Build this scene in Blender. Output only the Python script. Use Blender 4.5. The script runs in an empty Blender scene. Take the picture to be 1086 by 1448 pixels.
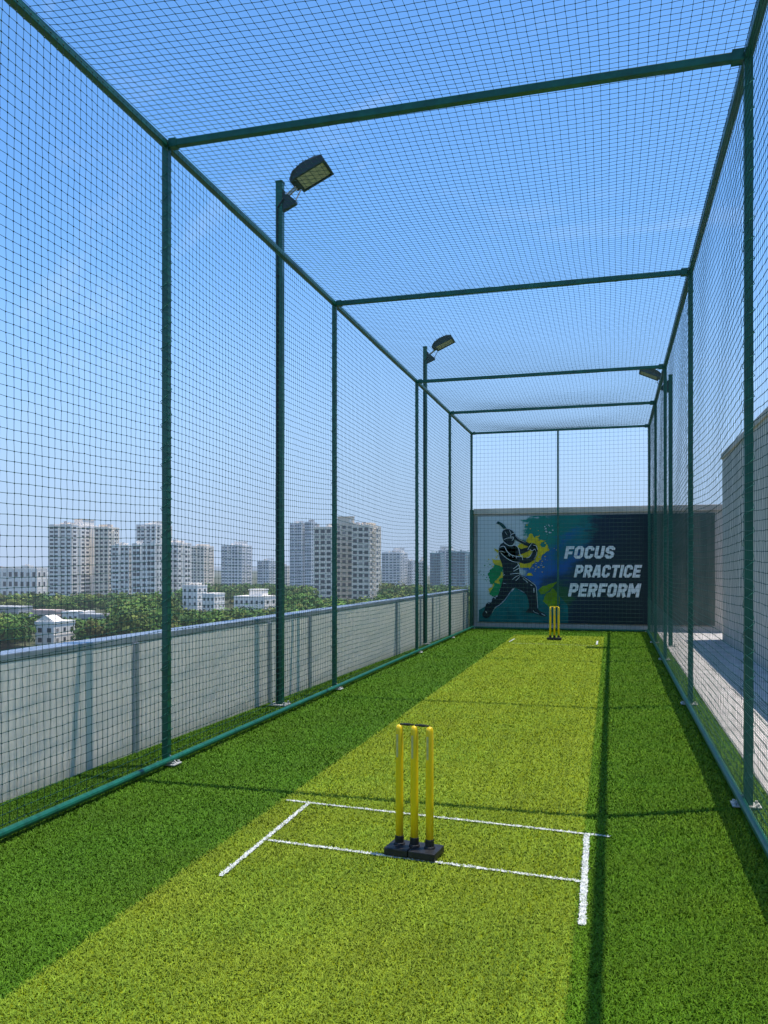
import bpy, bmesh, math, random
import numpy as np
from mathutils import Vector, Matrix
R = math.radians
rng = np.random.default_rng(7)
random.seed(7)
sc = bpy.context.scene
col = sc.collection

# ------------------------------------------------------------------ camera
FPX, YAW, HOR, EYE, CX = 1159.3, 0.270857, 800.2, 1.607, 543.0
CS, SN = math.cos(YAW), math.sin(YAW)
def ray_ground(u, v, z=0.0):
    d = FPX * (EYE - z) / (v - HOR); l = (u - CX) / FPX * d
    return (-d * SN + l * CS, d * CS + l * SN)
def at_depth(u, d):
    l = (u - CX) / FPX * d
    return (-d * SN + l * CS, d * CS + l * SN)
def on_y(u, v, Y):
    t = (u - CX) / FPX; d = Y / (CS + t * SN)
    return (-d * SN + t * d * CS, EYE - (v - HOR) * d / FPX)
def on_x(u, X):
    t = (u - CX) / FPX; d = X / (-SN + t * CS)
    return d * CS + t * d * SN
cam = bpy.data.cameras.new('camera'); co = bpy.data.objects.new('camera', cam); col.objects.link(co)
co.location = (0, 0, EYE); co.rotation_euler = (R(90), 0, YAW)
cam.sensor_fit = 'HORIZONTAL'; cam.sensor_width = 36; cam.lens = FPX / 1086 * 36
cam.shift_y = (HOR - 724) / 1086; cam.clip_start = 0.05; cam.clip_end = 60000
sc.camera = co

# ------------------------------------------------------------------ light
SUNV = Vector((0.187, 0.094, 1.0)).normalized()
elev = math.asin(SUNV.z); az = math.atan2(SUNV.x, SUNV.y)
w = bpy.data.worlds.new('World'); sc.world = w; w.use_nodes = True
nt = w.node_tree; nt.nodes.clear()
sky = nt.nodes.new('ShaderNodeTexSky'); sky.sky_type = 'NISHITA'; sky.sun_disc = False
sky.sun_elevation = elev; sky.sun_rotation = az; sky.altitude = 0; sky.air_density = 1.0; sky.dust_density = 0.15; sky.ozone_density = 3.0
bg = nt.nodes.new('ShaderNodeBackground'); bg.inputs['Strength'].default_value = 0.15
out = nt.nodes.new('ShaderNodeOutputWorld')
tc = nt.nodes.new('ShaderNodeTexCoord')
mp = nt.nodes.new('ShaderNodeMapping'); mp.inputs['Scale'].default_value = (2.2, 9.0, 5.0); mp.inputs['Rotation'].default_value = (0.2, 0.1, 0.55)
nz = nt.nodes.new('ShaderNodeTexNoise'); nz.inputs['Scale'].default_value = 1.3; nz.inputs['Detail'].default_value = 9; nz.inputs['Roughness'].default_value = 0.62; nz.inputs['Distortion'].default_value = 0.5
rp = nt.nodes.new('ShaderNodeValToRGB'); rp.color_ramp.elements[0].position = 0.58; rp.color_ramp.elements[0].color = (0, 0, 0, 1); rp.color_ramp.elements[1].position = 0.9; rp.color_ramp.elements[1].color = (0.3, 0.3, 0.3, 1)
gm = nt.nodes.new('ShaderNodeGamma'); gm.inputs['Gamma'].default_value = 1.0
hs = nt.nodes.new('ShaderNodeHueSaturation'); hs.inputs['Saturation'].default_value = 1.22; hs.inputs['Value'].default_value = 1.62
mx = nt.nodes.new('ShaderNodeMix'); mx.data_type = 'RGBA'
nt.links.new(tc.outputs['Generated'], mp.inputs['Vector']); nt.links.new(mp.outputs[0], nz.inputs['Vector']); nt.links.new(nz.outputs['Fac'], rp.inputs['Fac'])
nt.links.new(sky.outputs[0], hs.inputs['Color']); nt.links.new(hs.outputs[0], mx.inputs[6]); nt.links.new(rp.outputs[0], mx.inputs[0])
mx.inputs[7].default_value = (6.6, 7.4, 8.6, 1)
sx_ = nt.nodes.new('ShaderNodeSeparateXYZ'); nt.links.new(tc.outputs['Generated'], sx_.inputs[0])
hr = nt.nodes.new('ShaderNodeMapRange'); hr.interpolation_type = 'SMOOTHERSTEP'; hr.inputs['From Min'].default_value = -0.02; hr.inputs['From Max'].default_value = 0.42; hr.inputs['To Min'].default_value = 0.92; hr.inputs['To Max'].default_value = 0.0
nt.links.new(sx_.outputs['Z'], hr.inputs['Value'])
mh = nt.nodes.new('ShaderNodeMix'); mh.data_type = 'RGBA'; mh.inputs[7].default_value = (2.7, 3.8, 5.8, 1)   # haze low over the city
nt.links.new(hr.outputs[0], mh.inputs[0]); nt.links.new(mx.outputs[2], mh.inputs[6])
nt.links.new(mh.outputs[2], bg.inputs['Color']); nt.links.new(bg.outputs[0], out.inputs['Surface'])
SKY = dict(sky=sky, hs=hs, bg=bg)
sl = bpy.data.lights.new('sun', 'SUN'); sl.energy = 5.0; sl.angle = R(0.32); sl.color = (1.0, 0.95, 0.87)
so = bpy.data.objects.new('sun', sl); col.objects.link(so); so.location = (5, 5, 30)
so.rotation_euler = SUNV.to_track_quat('Z', 'Y').to_euler()
sc.view_settings.view_transform = 'Standard'; sc.view_settings.look = 'None'; sc.view_settings.exposure = 0
sc.cycles.max_bounces = 6; sc.cycles.diffuse_bounces = 3; sc.cycles.glossy_bounces = 2
try:
    sc.cycles.use_denoising = True; sc.cycles.denoiser = 'OPENIMAGEDENOISE'; sc.cycles.denoising_input_passes = 'RGB_ALBEDO_NORMAL'; sc.cycles.denoising_prefilter = 'ACCURATE'
except Exception: pass

# ------------------------------------------------------------------ materials
def mat(name, rgb, rough=0.6, spec=0.3, metal=0.0, noise=None, bump=None, haze=False, stretch=(1, 1, 1), attr=None, grime=None):
    """noise=(scale, amount) value variation; bump=(scale, strength)."""
    m = bpy.data.materials.new(name); m.use_nodes = True
    n = m.node_tree; b = n.nodes['Principled BSDF']; L = n.links
    b.inputs['Base Color'].default_value = (*rgb, 1); b.inputs['Roughness'].default_value = rough
    b.inputs['Specular IOR Level'].default_value = spec; b.inputs['Metallic'].default_value = metal
    src = None
    if attr:
        a = n.nodes.new('ShaderNodeAttribute'); a.attribute_name = attr; src = a.outputs['Color']
    ge = n.nodes.new('ShaderNodeNewGeometry'); ma = n.nodes.new('ShaderNodeMapping'); ma.inputs['Scale'].default_value = stretch
    L.new(ge.outputs['Position'], ma.inputs['Vector'])
    if noise:
        t = n.nodes.new('ShaderNodeTexNoise'); t.inputs['Scale'].default_value = noise[0]; t.inputs['Detail'].default_value = 6; t.inputs['Roughness'].default_value = 0.65
        L.new(ma.outputs[0], t.inputs['Vector'])
        mr = n.nodes.new('ShaderNodeMapRange'); mr.inputs['From Min'].default_value = 0.3; mr.inputs['From Max'].default_value = 0.7
        mr.inputs['To Min'].default_value = 1 - noise[1]; mr.inputs['To Max'].default_value = 1 + noise[1] * 0.6
        L.new(t.outputs['Fac'], mr.inputs['Value'])
        h = n.nodes.new('ShaderNodeHueSaturation'); h.inputs['Color'].default_value = (*rgb, 1)
        if src: L.new(src, h.inputs['Color'])
        L.new(mr.outputs[0], h.inputs['Value']); src = h.outputs['Color']
    if grime:      # rain streaks down the face and a dirtier foot
        ms_ = n.nodes.new('ShaderNodeMapping'); ms_.inputs['Scale'].default_value = (5, 5, .22); L.new(ge.outputs['Position'], ms_.inputs['Vector'])
        tg = n.nodes.new('ShaderNodeTexNoise'); tg.inputs['Scale'].default_value = 1.6; tg.inputs['Detail'].default_value = 5; L.new(ms_.outputs[0], tg.inputs['Vector'])
        sg = n.nodes.new('ShaderNodeSeparateXYZ'); L.new(ge.outputs['Position'], sg.inputs[0])
        r1 = n.nodes.new('ShaderNodeMapRange'); r1.inputs['From Min'].default_value = .42; r1.inputs['From Max'].default_value = .75; r1.inputs['To Min'].default_value = 0; r1.inputs['To Max'].default_value = grime; L.new(tg.outputs['Fac'], r1.inputs['Value'])
        r2_ = n.nodes.new('ShaderNodeMapRange'); r2_.inputs['From Min'].default_value = .0; r2_.inputs['From Max'].default_value = .16; r2_.inputs['To Min'].default_value = .42; r2_.inputs['To Max'].default_value = 0; L.new(sg.outputs['Z'], r2_.inputs['Value'])
        mxm = n.nodes.new('ShaderNodeMath'); mxm.operation = 'MAXIMUM'; L.new(r1.outputs[0], mxm.inputs[0]); L.new(r2_.outputs[0], mxm.inputs[1])
        mg = n.nodes.new('ShaderNodeMix'); mg.data_type = 'RGBA'; L.new(mxm.outputs[0], mg.inputs[0]); mg.inputs[6].default_value = (*rgb, 1); mg.inputs[7].default_value = (.30, .28, .22, 1)
        if src: L.new(src, mg.inputs[6])
        src = mg.outputs[2]
    if src: L.new(src, b.inputs['Base Color'])
    if bump:
        t2 = n.nodes.new('ShaderNodeTexNoise'); t2.inputs['Scale'].default_value = bump[0]; t2.inputs['Detail'].default_value = 5
        L.new(ma.outputs[0], t2.inputs['Vector'])
        bp = n.nodes.new('ShaderNodeBump'); bp.inputs['Strength'].default_value = bump[1]; bp.inputs['Distance'].default_value = 0.02
        L.new(t2.outputs['Fac'], bp.inputs['Height']); L.new(bp.outputs[0], b.inputs['Normal'])
    if haze:   # aerial perspective painted onto far surfaces as a glow, by distance from the terrace
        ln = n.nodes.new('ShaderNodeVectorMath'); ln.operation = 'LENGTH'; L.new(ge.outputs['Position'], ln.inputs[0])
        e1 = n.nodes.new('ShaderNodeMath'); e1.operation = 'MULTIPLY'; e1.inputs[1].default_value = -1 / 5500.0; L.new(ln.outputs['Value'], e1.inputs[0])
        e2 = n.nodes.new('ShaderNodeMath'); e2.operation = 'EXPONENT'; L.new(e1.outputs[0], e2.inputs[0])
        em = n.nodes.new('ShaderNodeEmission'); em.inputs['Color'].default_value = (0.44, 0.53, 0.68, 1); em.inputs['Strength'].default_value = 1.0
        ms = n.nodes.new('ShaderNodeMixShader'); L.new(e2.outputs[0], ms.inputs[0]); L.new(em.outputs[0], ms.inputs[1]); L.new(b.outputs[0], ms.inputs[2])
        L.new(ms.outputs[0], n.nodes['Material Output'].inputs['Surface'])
    return m

M = {}
M['paint'] = mat('green_paint', (0.008, 0.118, 0.072), 0.36, 0.5, noise=(9, 0.35), bump=(60, 0.08))
M['net'] = mat('net_twine', (0.005, 0.060, 0.046), 0.6, 0.3)
M['rope'] = mat('rope', (0.012, 0.075, 0.05), 0.7, 0.2)
M['foot'] = mat('foot_plate', (0.55, 0.54, 0.50), 0.6, 0.4, noise=(40, 0.3))
M['bolt'] = mat('bolt', (0.5, 0.5, 0.5), 0.35, 0.5, 0.9)
M['steel'] = mat('galvanised', (0.42, 0.46, 0.50), 0.45, 0.5, 0.35, noise=(14, 0.25), stretch=(1, .3, 1))
M['parapet'] = mat('painted_render', (0.98, 0.89, 0.775), 0.85, 0.12, noise=(1.6, 0.06), bump=(38, 0.12), stretch=(1, 1, .5), grime=.10)
M['conc'] = mat('concrete', (0.56, 0.51, 0.45), 0.9, 0.15, noise=(1.7, 0.2), bump=(30, 0.3))
M['coping'] = mat('coping', (0.70, 0.60, 0.50), 0.85, 0.15, noise=(2.4, 0.2))
M['sidewall'] = mat('side_wall_render', (0.68, 0.61, 0.53), 0.9, 0.1, noise=(1.1, 0.12), bump=(20, 0.2), stretch=(1, 1, .35), grime=.4)
M['paving'] = mat('paving', (0.62, 0.57, 0.53), 0.9, 0.15, noise=(2.5, 0.30), bump=(50, 0.5))
M['black'] = mat('black_rubber', (0.018, 0.018, 0.02), 0.5, 0.4, noise=(30, 0.4), bump=(80, 0.15))
M['yellow'] = mat('yellow_plastic', (0.98, 0.66, 0.008), 0.3, 0.45, noise=(6, 0.12), stretch=(1, 1, .3))
M['sticker'] = mat('grey_sticker', (0.66, 0.56, 0.20), 0.35, 0.5, noise=(60, 0.3))
M['lamp'] = mat('lamp_housing', (0.02, 0.035, 0.032), 0.45, 0.5, noise=(20, 0.3))
M['lens'] = mat('lamp_lens', (0.62, 0.60, 0.40), 0.35, 0.5, noise=(30, 0.25))
M['cell'] = mat('lamp_cell', (0.36, 0.36, 0.25), 0.3, 0.5)
M['line'] = mat('white_marking', (0.80, 0.80, 0.76), 0.8, 0.2, noise=(60, 0.15))
M['turf'] = mat('turf_base', (0.10, 0.16, 0.02), 0.95, 0.05, attr=None, noise=(120, 0.6))
M['pitchbase'] = mat('pitch_base', (0.21, 0.26, 0.010), 0.95, 0.05, noise=(120, 0.55))
M['outerbase'] = mat('outer_turf_base', (0.065, 0.15, 0.006), 0.95, 0.05, noise=(120, 0.6))
M['blade'] = mat('turf_blade', (0.1, 0.2, 0.02), 0.6, 0.12, attr='tint')

# ------------------------------------------------------------------ mesh helpers
def mesh_np(name, V, faces, m=None):
    """faces: list of (n,k) int arrays"""
    me = bpy.data.meshes.new(name)
    V = np.ascontiguousarray(V, dtype=np.float32)
    me.vertices.add(len(V)); me.vertices.foreach_set('co', V.ravel())
    tot = np.concatenate([np.full(len(f), f.shape[1], dtype=np.int32) for f in faces])
    idx = np.concatenate([f.ravel() for f in faces]).astype(np.int32)
    st = np.concatenate([[0], np.cumsum(tot)[:-1]]).astype(np.int32)
    me.loops.add(len(idx)); me.loops.foreach_set('vertex_index', idx)
    me.polygons.add(len(tot)); me.polygons.foreach_set('loop_start', st); me.polygons.foreach_set('loop_total', tot)
    me.update(calc_edges=True)
    if m: me.materials.append(m)
    return me
def link(name, me, parent=None, loc=None):
    o = bpy.data.objects.new(name, me); col.objects.link(o)
    if parent: o.parent = parent
    if loc is not None: o.location = loc
    return o
def obj(name, bm, m, parent=None, loc=None, smooth=False):
    bmesh.ops.recalc_face_normals(bm, faces=bm.faces)
    me = bpy.data.meshes.new(name); bm.to_mesh(me); bm.free(); me.materials.append(m)
    if smooth:
        for p in me.polygons: p.use_smooth = True
    return link(name, me, parent, loc)
def tag(o, label=None, cat=None, group=None, kind=None):
    if label: o['label'] = label
    if cat: o['category'] = cat
    if group: o['group'] = group
    if kind: o['kind'] = kind
    return o
def thing(name, label, cat, loc=(0, 0, 0), rz=0, group=None):
    o = bpy.data.objects.new(name, None); col.objects.link(o); o.empty_display_size = 0.2
    o.location = loc; o.rotation_euler = (0, 0, rz)
    return tag(o, label, cat, group)
def BM(): return bmesh.new()
def box(bm, x0, x1, y0, y1, z0, z1, bev=0):
    r = bmesh.ops.create_cube(bm, size=1)
    for v in r['verts']:
        v.co = Vector((x0 if v.co.x < 0 else x1, y0 if v.co.y < 0 else y1, z0 if v.co.z < 0 else z1))
    if bev:
        es = list({e for v in r['verts'] for e in v.link_edges})
        bmesh.ops.bevel(bm, geom=es, offset=bev, segments=2, affect='EDGES', profile=0.6)
    return r['verts']
def tube(bm, a, b, r, seg=10, r2=None):
    a, b = Vector(a), Vector(b); d = b - a; q = d.to_track_quat('Z', 'Y')
    res = bmesh.ops.create_cone(bm, cap_ends=True, segments=seg, radius1=r, radius2=r if r2 is None else r2, depth=d.length)
    mtx = Matrix.Translation((a + b) / 2) @ q.to_matrix().to_4x4()
    bmesh.ops.transform(bm, matrix=mtx, verts=res['verts'])
    return res['verts']
def lathe(bm, prof, seg=16, c=(0, 0, 0)):
    rings = []
    for r, z in prof:
        rings.append([bm.verts.new((c[0] + r * math.cos(2 * math.pi * k / seg), c[1] + r * math.sin(2 * math.pi * k / seg), c[2] + z)) for k in range(seg)])
    for a, b in zip(rings, rings[1:]):
        for k in range(seg): bm.faces.new((a[k], a[(k + 1) % seg], b[(k + 1) % seg], b[k]))
    bm.faces.new(list(reversed(rings[0]))); bm.faces.new(rings[-1])
def prism(bm, pts, axis, t0, t1):
    """extrude the 2-D polygon pts along axis ('x','y','z') from t0 to t1"""
    f = {'x': lambda p, t: (t, p[0], p[1]), 'y': lambda p, t: (p[0], t, p[1]), 'z': lambda p, t: (p[0], p[1], t)}[axis]
    a = [bm.verts.new(f(p, t0)) for p in pts]; b = [bm.verts.new(f(p, t1)) for p in pts]
    n = len(pts)
    bm.faces.new(a); bm.faces.new(list(reversed(b)))
    for i in range(n): bm.faces.new((a[i], b[i], b[(i + 1) % n], a[(i + 1) % n]))

# ------------------------------------------------------------------ layout
XL, XR, ZT = -3.438, 0.871, 4.98
PY = [1.62, 5.864, 9.997, 14.626, 17.808, 20.709]
Y0, Y1 = 1.62, 20.709
HS = 0.0265                                    # half of the square frame tube
YM = 20.95                                    # face of the mural
PA, PB = (-4.06, 2.0), (-3.56, 20.98)         # inner face of the parapet, near and far end
def par_x(y): return PA[0] + (PB[0] - PA[0]) * (y - PA[1]) / (PB[1] - PA[1])

# ------------------------------------------------------------------ ground of the terrace
def sheet(name, x0, x1, y0, y1, z, m, nx=1, ny=1):
    bm = BM(); vs = [bm.verts.new(p) for p in ((x0, y0, z), (x1, y0, z), (x1, y1, z), (x0, y1, z))]; bm.faces.new(vs)
    return tag(obj(name, bm, m), kind='structure')
bm = BM(); box(bm, -4.3, 5.2, -4.0, 21.3, -0.6, -0.02)
tag(obj('terrace_slab', bm, M['conc']), kind='structure')
TX0, TX1 = -4.08, 1.045
sheet('turf', TX0, TX1, -3.9, 20.99, 0.0, M['outerbase'])
sheet('pitch_strip', -2.165, -0.16, -3.0, 19.2, 0.004, M['pitchbase'])
bm = BM(); box(bm, TX1 + 0.002, 5.1, -3.9, 20.99, -0.018, 0.018); tag(obj('paving', bm, M['paving']), kind='structure')

# turf blades: one dense mass of short curled blades
def pitch_mask(x, y):
    return (x > -2.165) & (x < -0.16) & (y < 19.2)
def lowfreq(x, y, s, seed):
    r = np.random.default_rng(seed); v = np.zeros_like(x)
    for k in range(7):
        a = r.uniform(0, 6.28); f = s * r.uniform(.5, 2.2); v += np.sin(f * (x * np.cos(a) + y * np.sin(a)) + r.uniform(0, 6.28))
    return v / 7
def blades(X, Y, d, colr, z0=0.0, hs=1.0, seed=3):
    n = len(X); r = np.random.default_rng(seed)
    ph = r.uniform(0, 2 * np.pi, n); Ln = r.uniform(.015, .029, n) * (1 + .030 * d) * hs; wd = np.clip(.0012 * (1 + .15 * d), .0013, .0042) * r.uniform(.75, 1.3, n)
    dx, dy = np.cos(ph), np.sin(ph); bend = r.uniform(-.9, .9, n)
    px, py = -dy, dx
    lean = r.uniform(.25, .8, n)
    hz = r.uniform(.35, .75, n)
    def P(fx, fz, b, wf):
        cx = X + Ln * (fx * lean * dx + b * bend * px); cy = Y + Ln * (fx * lean * dy + b * bend * py); cz = z0 + np.minimum(Ln * fz * hz, .024)
        return np.stack([np.stack([cx - px * wd * wf, cy - py * wd * wf, cz], -1), np.stack([cx + px * wd * wf, cy + py * wd * wf, cz], -1)], 1)
    V = np.concatenate([P(0, 0, 0, 1), P(.5, .85, .12, .95), P(1.15, 1.0, .45, .25)], 1)      # n,6,3
    base = (np.arange(n) * 6)[:, None]
    F = np.concatenate([base + np.array([[0, 1, 3, 2]]), base + np.array([[2, 3, 5, 4]])], 0)
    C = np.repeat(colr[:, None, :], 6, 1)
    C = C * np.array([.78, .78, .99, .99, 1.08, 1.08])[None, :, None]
    return V.reshape(-1, 3), F, C.reshape(-1, 3)
def blade_obj(name, V, F, C, m, **kw):
    me = mesh_np(name, V, [F], m)
    a = me.color_attributes.new('tint', 'FLOAT_COLOR', 'POINT')
    a.data.foreach_set('color', np.concatenate([np.clip(C, 0, 1), np.ones((len(C), 1))], 1).astype(np.float32).ravel())
    o = link(name, me); tag(o, **kw); return o
LINES = [((-2.134, 5.20), (-0.012, 5.009), .029), ((-1.921, 4.414), (-0.148, 4.258), .031),
         ((-1.962, 5.179), (-1.938, 3.839), .038), ((-0.142, 5.025), (-0.127, 3.743), .046),
         ((-2.075, 17.35), (-2.05, 18.05), .045), ((-0.29, 17.20), (-0.29, 18.0), .05), ((-1.98, 17.02), (-0.33, 16.92), .022)]
def turf_points(rho0):
    X, Y = [], []
    for y0 in np.arange(1.3, 20.9, .5):
        y1 = min(y0 + .5, 20.95); dd = max(y0 * .97 + .4, 2.0)
        rho = rho0 * min(1.0, (3.6 / dd) ** 2)
        n = int(rho * (TX1 - TX0) * (y1 - y0)); X.append(rng.uniform(TX0 + .01, TX1, n)); Y.append(rng.uniform(y0, y1, n))
    return np.concatenate(X), np.concatenate(Y)
X, Y = turf_points(30000)
keep = X > par_x(Y) + .035
for (a, b, wd_) in LINES:
    wd_ *= .66
    ax, ay = a; bx, by = b; L_ = math.hypot(bx - ax, by - ay); tx, ty = (bx - ax) / L_, (by - ay) / L_
    s = (X - ax) * tx + (Y - ay) * ty; q = (X - ax) * -ty + (Y - ay) * tx
    keep &= ~((s > 0) & (s < L_) & (np.abs(q) < wd_ / 2 - .004))
X, Y = X[keep], Y[keep]
D = np.maximum(-X * SN + Y * CS, 1.0)
pm = pitch_mask(X + rng.normal(0, .008, len(X)), Y)
light = np.array([.232, .322, .022]); dark = np.array([.086, .194, .009]); dark2 = np.array([.124, .246, .009])
base = np.where(pm[:, None], light, np.where((X > -.2)[:, None], dark2, dark))
mot = 1 + .16 * lowfreq(X, Y, 3.0, 5) + .12 * lowfreq(X, Y, 11.0, 6)
stripe = 1 + np.where(pm, .05 * np.sin(X * 21 + .6 * np.sin(Y * .8)), 0)
rv = rng.lognormal(0, .14, len(X))
colr = base * (mot * stripe * rv)[:, None]
hi = rng.random(len(X)) < .06
colr[hi] = colr[hi] * np.array([1.4, 1.28, 1.4])
lo = rng.random(len(X)) < .13
colr[lo] *= .8
colr[:, 0] *= 1 + .12 * lowfreq(X, Y, 5.0, 8)
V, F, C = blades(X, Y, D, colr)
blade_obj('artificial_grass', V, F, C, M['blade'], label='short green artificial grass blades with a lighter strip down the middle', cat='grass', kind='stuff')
# white crease lines, each a strip of white turf
for k, (a, b, wd_) in enumerate(LINES):
    wd_ *= .66
    ax, ay = a; bx, by = b; L_ = math.hypot(bx - ax, by - ay); tx, ty = (bx - ax) / L_, (by - ay) / L_
    dd = (ay + by) / 2; n = int(L_ * wd_ * 52000 * min(1, (4.5 / dd) ** 1.3)) + 60
    s = rng.uniform(0, L_, n); q = rng.uniform(-wd_ / 2, wd_ / 2, n) * .9 + .0015 * np.sin(s * 37)
    xx, yy = ax + tx * s - ty * q, ay + ty * s + tx * q
    w_ = np.array([.80, .81, .76]); cc = w_ * rng.uniform(.75, 1.0, n)[:, None]
    if k == 6: cc = cc * np.array([.62, .68, .35])
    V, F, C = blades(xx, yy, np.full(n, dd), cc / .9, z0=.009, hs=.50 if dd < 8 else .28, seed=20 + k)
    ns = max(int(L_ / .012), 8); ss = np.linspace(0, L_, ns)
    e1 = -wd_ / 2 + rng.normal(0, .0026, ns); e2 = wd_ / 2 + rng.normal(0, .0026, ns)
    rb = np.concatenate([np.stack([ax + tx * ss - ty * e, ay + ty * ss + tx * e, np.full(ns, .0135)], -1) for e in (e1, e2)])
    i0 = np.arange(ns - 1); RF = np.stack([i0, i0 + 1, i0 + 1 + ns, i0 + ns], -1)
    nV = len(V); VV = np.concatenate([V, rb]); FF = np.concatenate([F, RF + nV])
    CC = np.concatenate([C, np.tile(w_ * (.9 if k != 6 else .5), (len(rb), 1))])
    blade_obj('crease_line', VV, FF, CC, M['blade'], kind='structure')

# ------------------------------------------------------------------ parapet, railing
pdir = Vector((PB[0] - PA[0], PB[1] - PA[1], 0)); plen = pdir.length; prz = math.atan2(-pdir.x, pdir.y)
par = thing('parapet_wall', 'low off-white rendered parapet wall along the left edge of the terrace', 'wall', (PA[0], PA[1], 0), prz)
bm = BM(); box(bm, -0.17, 0, -5.5, plen, -0.02, 0.945)
bmesh.ops.subdivide_edges(bm, edges=[e for e in bm.edges if e.calc_length() > 3], cuts=60)
for v in bm.verts:
    if v.co.x > -.01: v.co.x = 0      # the inner face leans back
obj('wall_face', bm, M['parapet'], par)
rail = thing('parapet_railing', 'grey metal railing capping the low left wall, with slim uprights', 'railing', (PA[0], PA[1], 0), prz)
bm = BM(); box(bm, -0.19, 0.004, -5.5, plen, 0.948, 1.005, .008)
obj('handrail', bm, M['steel'], rail)
for px in (195, 384, 441, 564, 598, 615.5, 660):
    y = on_x(px, -3.88); y = on_x(px, par_x(y) + .03)
    ly = (y - PA[1]); bm = BM()
    wdt = .028 if px != 195 else .032
    box(bm, .002, .026, ly - wdt, ly + wdt, 0.003, 0.9465, .004)
    for v in bm.verts: v.co.x += .0
    obj('upright', bm, M['steel'], rail)

# ------------------------------------------------------------------ cage frame
cage = thing('net_cage_frame', 'long green square-tube frame of the cricket practice cage', 'cage frame', (0, 0, 0))
def make_post(x, y, top=ZT, half=HS, foot=True, side=1):
    bm = BM(); box(bm, -half, half, -half, half, 0.012, top - (HS if half >= HS else 0) - .001, .004)
    p = obj('post', bm, M['paint'], cage, (x, y, 0))
    if foot:
        bm = BM(); box(bm, -.075, .105, -.062, .062, 0.022, 0.032, .003)
        for sx in (-.055, .085):
            for sy in (-.042, .042): tube(bm, (sx, sy, .032), (sx, sy, .047), .010, 6)
        prism(bm, [(half + .003, .033), (.095, .033), (half + .003, .10)], 'y', -.004, .004)
        f = obj('foot_plate', bm, M['foot'], p)
        if side < 0: f.rotation_euler = (0, 0, math.pi)
    return p
for y in PY:
    make_post(XL, y, side=1); make_post(XR, y, side=-1)
XMID = on_y(789, 724, Y1)[0]
make_post(XMID, Y1, half=.022, foot=False)
for x in (XL, XR):
    bm = BM(); box(bm, x - HS, x + HS, Y0 - HS, Y1 + HS, ZT - HS, ZT + HS, .005); obj('top_rail', bm, M['paint'], cage)
    bm = BM()
    tube(bm, (x + (.048 if x < 0 else -.048), Y0, .062), (x + (.048 if x < 0 else -.048), Y1 - .1, .062), .026, 12); obj('bottom_rail', bm, M['paint'], cage, smooth=False)
for y in PY:
    bm = BM(); h = .027
    box(bm, XL + HS + .001, XR - HS - .001, y - h, y + h, ZT - h - .002, ZT + h - .002, .005); o = obj('crossbar', bm, M['paint'], cage)
bm = BM(); tube(bm, (XL + HS, Y1 - .03, .05), (XR - HS, Y1 - .03, .05), .022, 10); obj('bottom_rail', bm, M['paint'], cage)
# twine lacing the nets to the posts, a lighter loop every hand or two
M['lace'] = mat('lacing_twine', (.05, .24, .18), .7, .2)
LACE = []
for p_ in [o for o in cage.children if o.name.startswith('post') and o.location.y < 18 and o.location.x != XMID]:
    q, z, k = [], .2, .033
    while z < ZT - .15:
        st = random.uniform(.03, .055)
        for cx_, cy_ in ((-k, -k), (k, -k), (k, k), (-k, k)): q.append((cx_, cy_, z)); z += st
    LACE.append((p_, np.array(q)[None]))
# corner clamps where bars meet
for y in PY[1:]:
    for x, s in ((XL, 1), (XR, -1)):
        bm = BM(); box(bm, x + s * .034, x + s * .10, y - .034, y + .034, ZT - .036, ZT + .034, .004); obj('clamp', bm, M['paint'], cage)

# ------------------------------------------------------------------ nets
MESH = 0.0605
def tri_tubes(P, r, e1, e2, off):
    """P (threads, points, 3): three-sided tubes"""
    n, m_, _ = P.shape; ang = np.array([0.3, 2.394, 4.489])
    ringo = r * (np.cos(ang)[:, None] * np.array(e1) + np.sin(ang)[:, None] * np.array(e2))
    V = (P[:, :, None, :] + ringo[None, None]).reshape(-1, 3)
    i = (np.arange(n)[:, None] * m_ + np.arange(m_ - 1)[None]).ravel()[:, None] * 3
    F = np.concatenate([np.concatenate([i + k, i + (k + 1) % 3, i + 3 + (k + 1) % 3, i + 3 + k], 1) for k in range(3)], 0) + off
    return V, F
OCT = np.array([[1, 0, 0], [-1, 0, 0], [0, 1, 0], [0, -1, 0], [0, 0, 1], [0, 0, -1]], float)
OCF = np.array([[0, 2, 4], [2, 1, 4], [1, 3, 4], [3, 0, 4], [2, 0, 5], [1, 2, 5], [3, 1, 5], [0, 3, 5]])
def net(name, P, du, dv, nrm, label, r=.0020, r2=.0018, kn=.0056, extra=None):
    """P (nu, nv, 3)"""
    P = P + rng.normal(0, .0011, P.shape)
    V1, F1 = tri_tubes(P.transpose(1, 0, 2), r, dv, nrm, 0); V2, F2 = tri_tubes(P, r2, du, nrm, len(V1))
    K = P.reshape(-1, 3); n = len(K); sz = np.where(K[:, 1:2] < 12, kn, kn * .85)[:, :, None]
    KV = (K[:, None, :] + OCT[None] * sz).reshape(-1, 3)
    KF = ((np.arange(n) * 6)[:, None, None] + OCF[None]).reshape(-1, 3) + len(V1) + len(V2)
    VV = [V1, V2, KV]; FQ = [F1, F2]; FT = KF
    if extra is not None:      # extra close-set threads added low on the net to cast a dark strip
        V3, F3 = tri_tubes(extra, .0014, dv, nrm, len(V1) + len(V2) + len(KV)); VV.append(V3); FQ.append(F3)
    me = mesh_np(name, np.concatenate(VV), [np.concatenate(FQ), FT], M['net'])
    return tag(link(name, me), label, 'net')
def wav(a, b, s, seed):
    r = np.random.default_rng(seed); v = 0
    for k in range(6):
        t = r.uniform(0, 6.28); f = s * r.uniform(.4, 1.8); v = v + np.sin(f * (a * np.cos(t) + b * np.sin(t)) + r.uniform(0, 6.28))
    return v / 6
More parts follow.
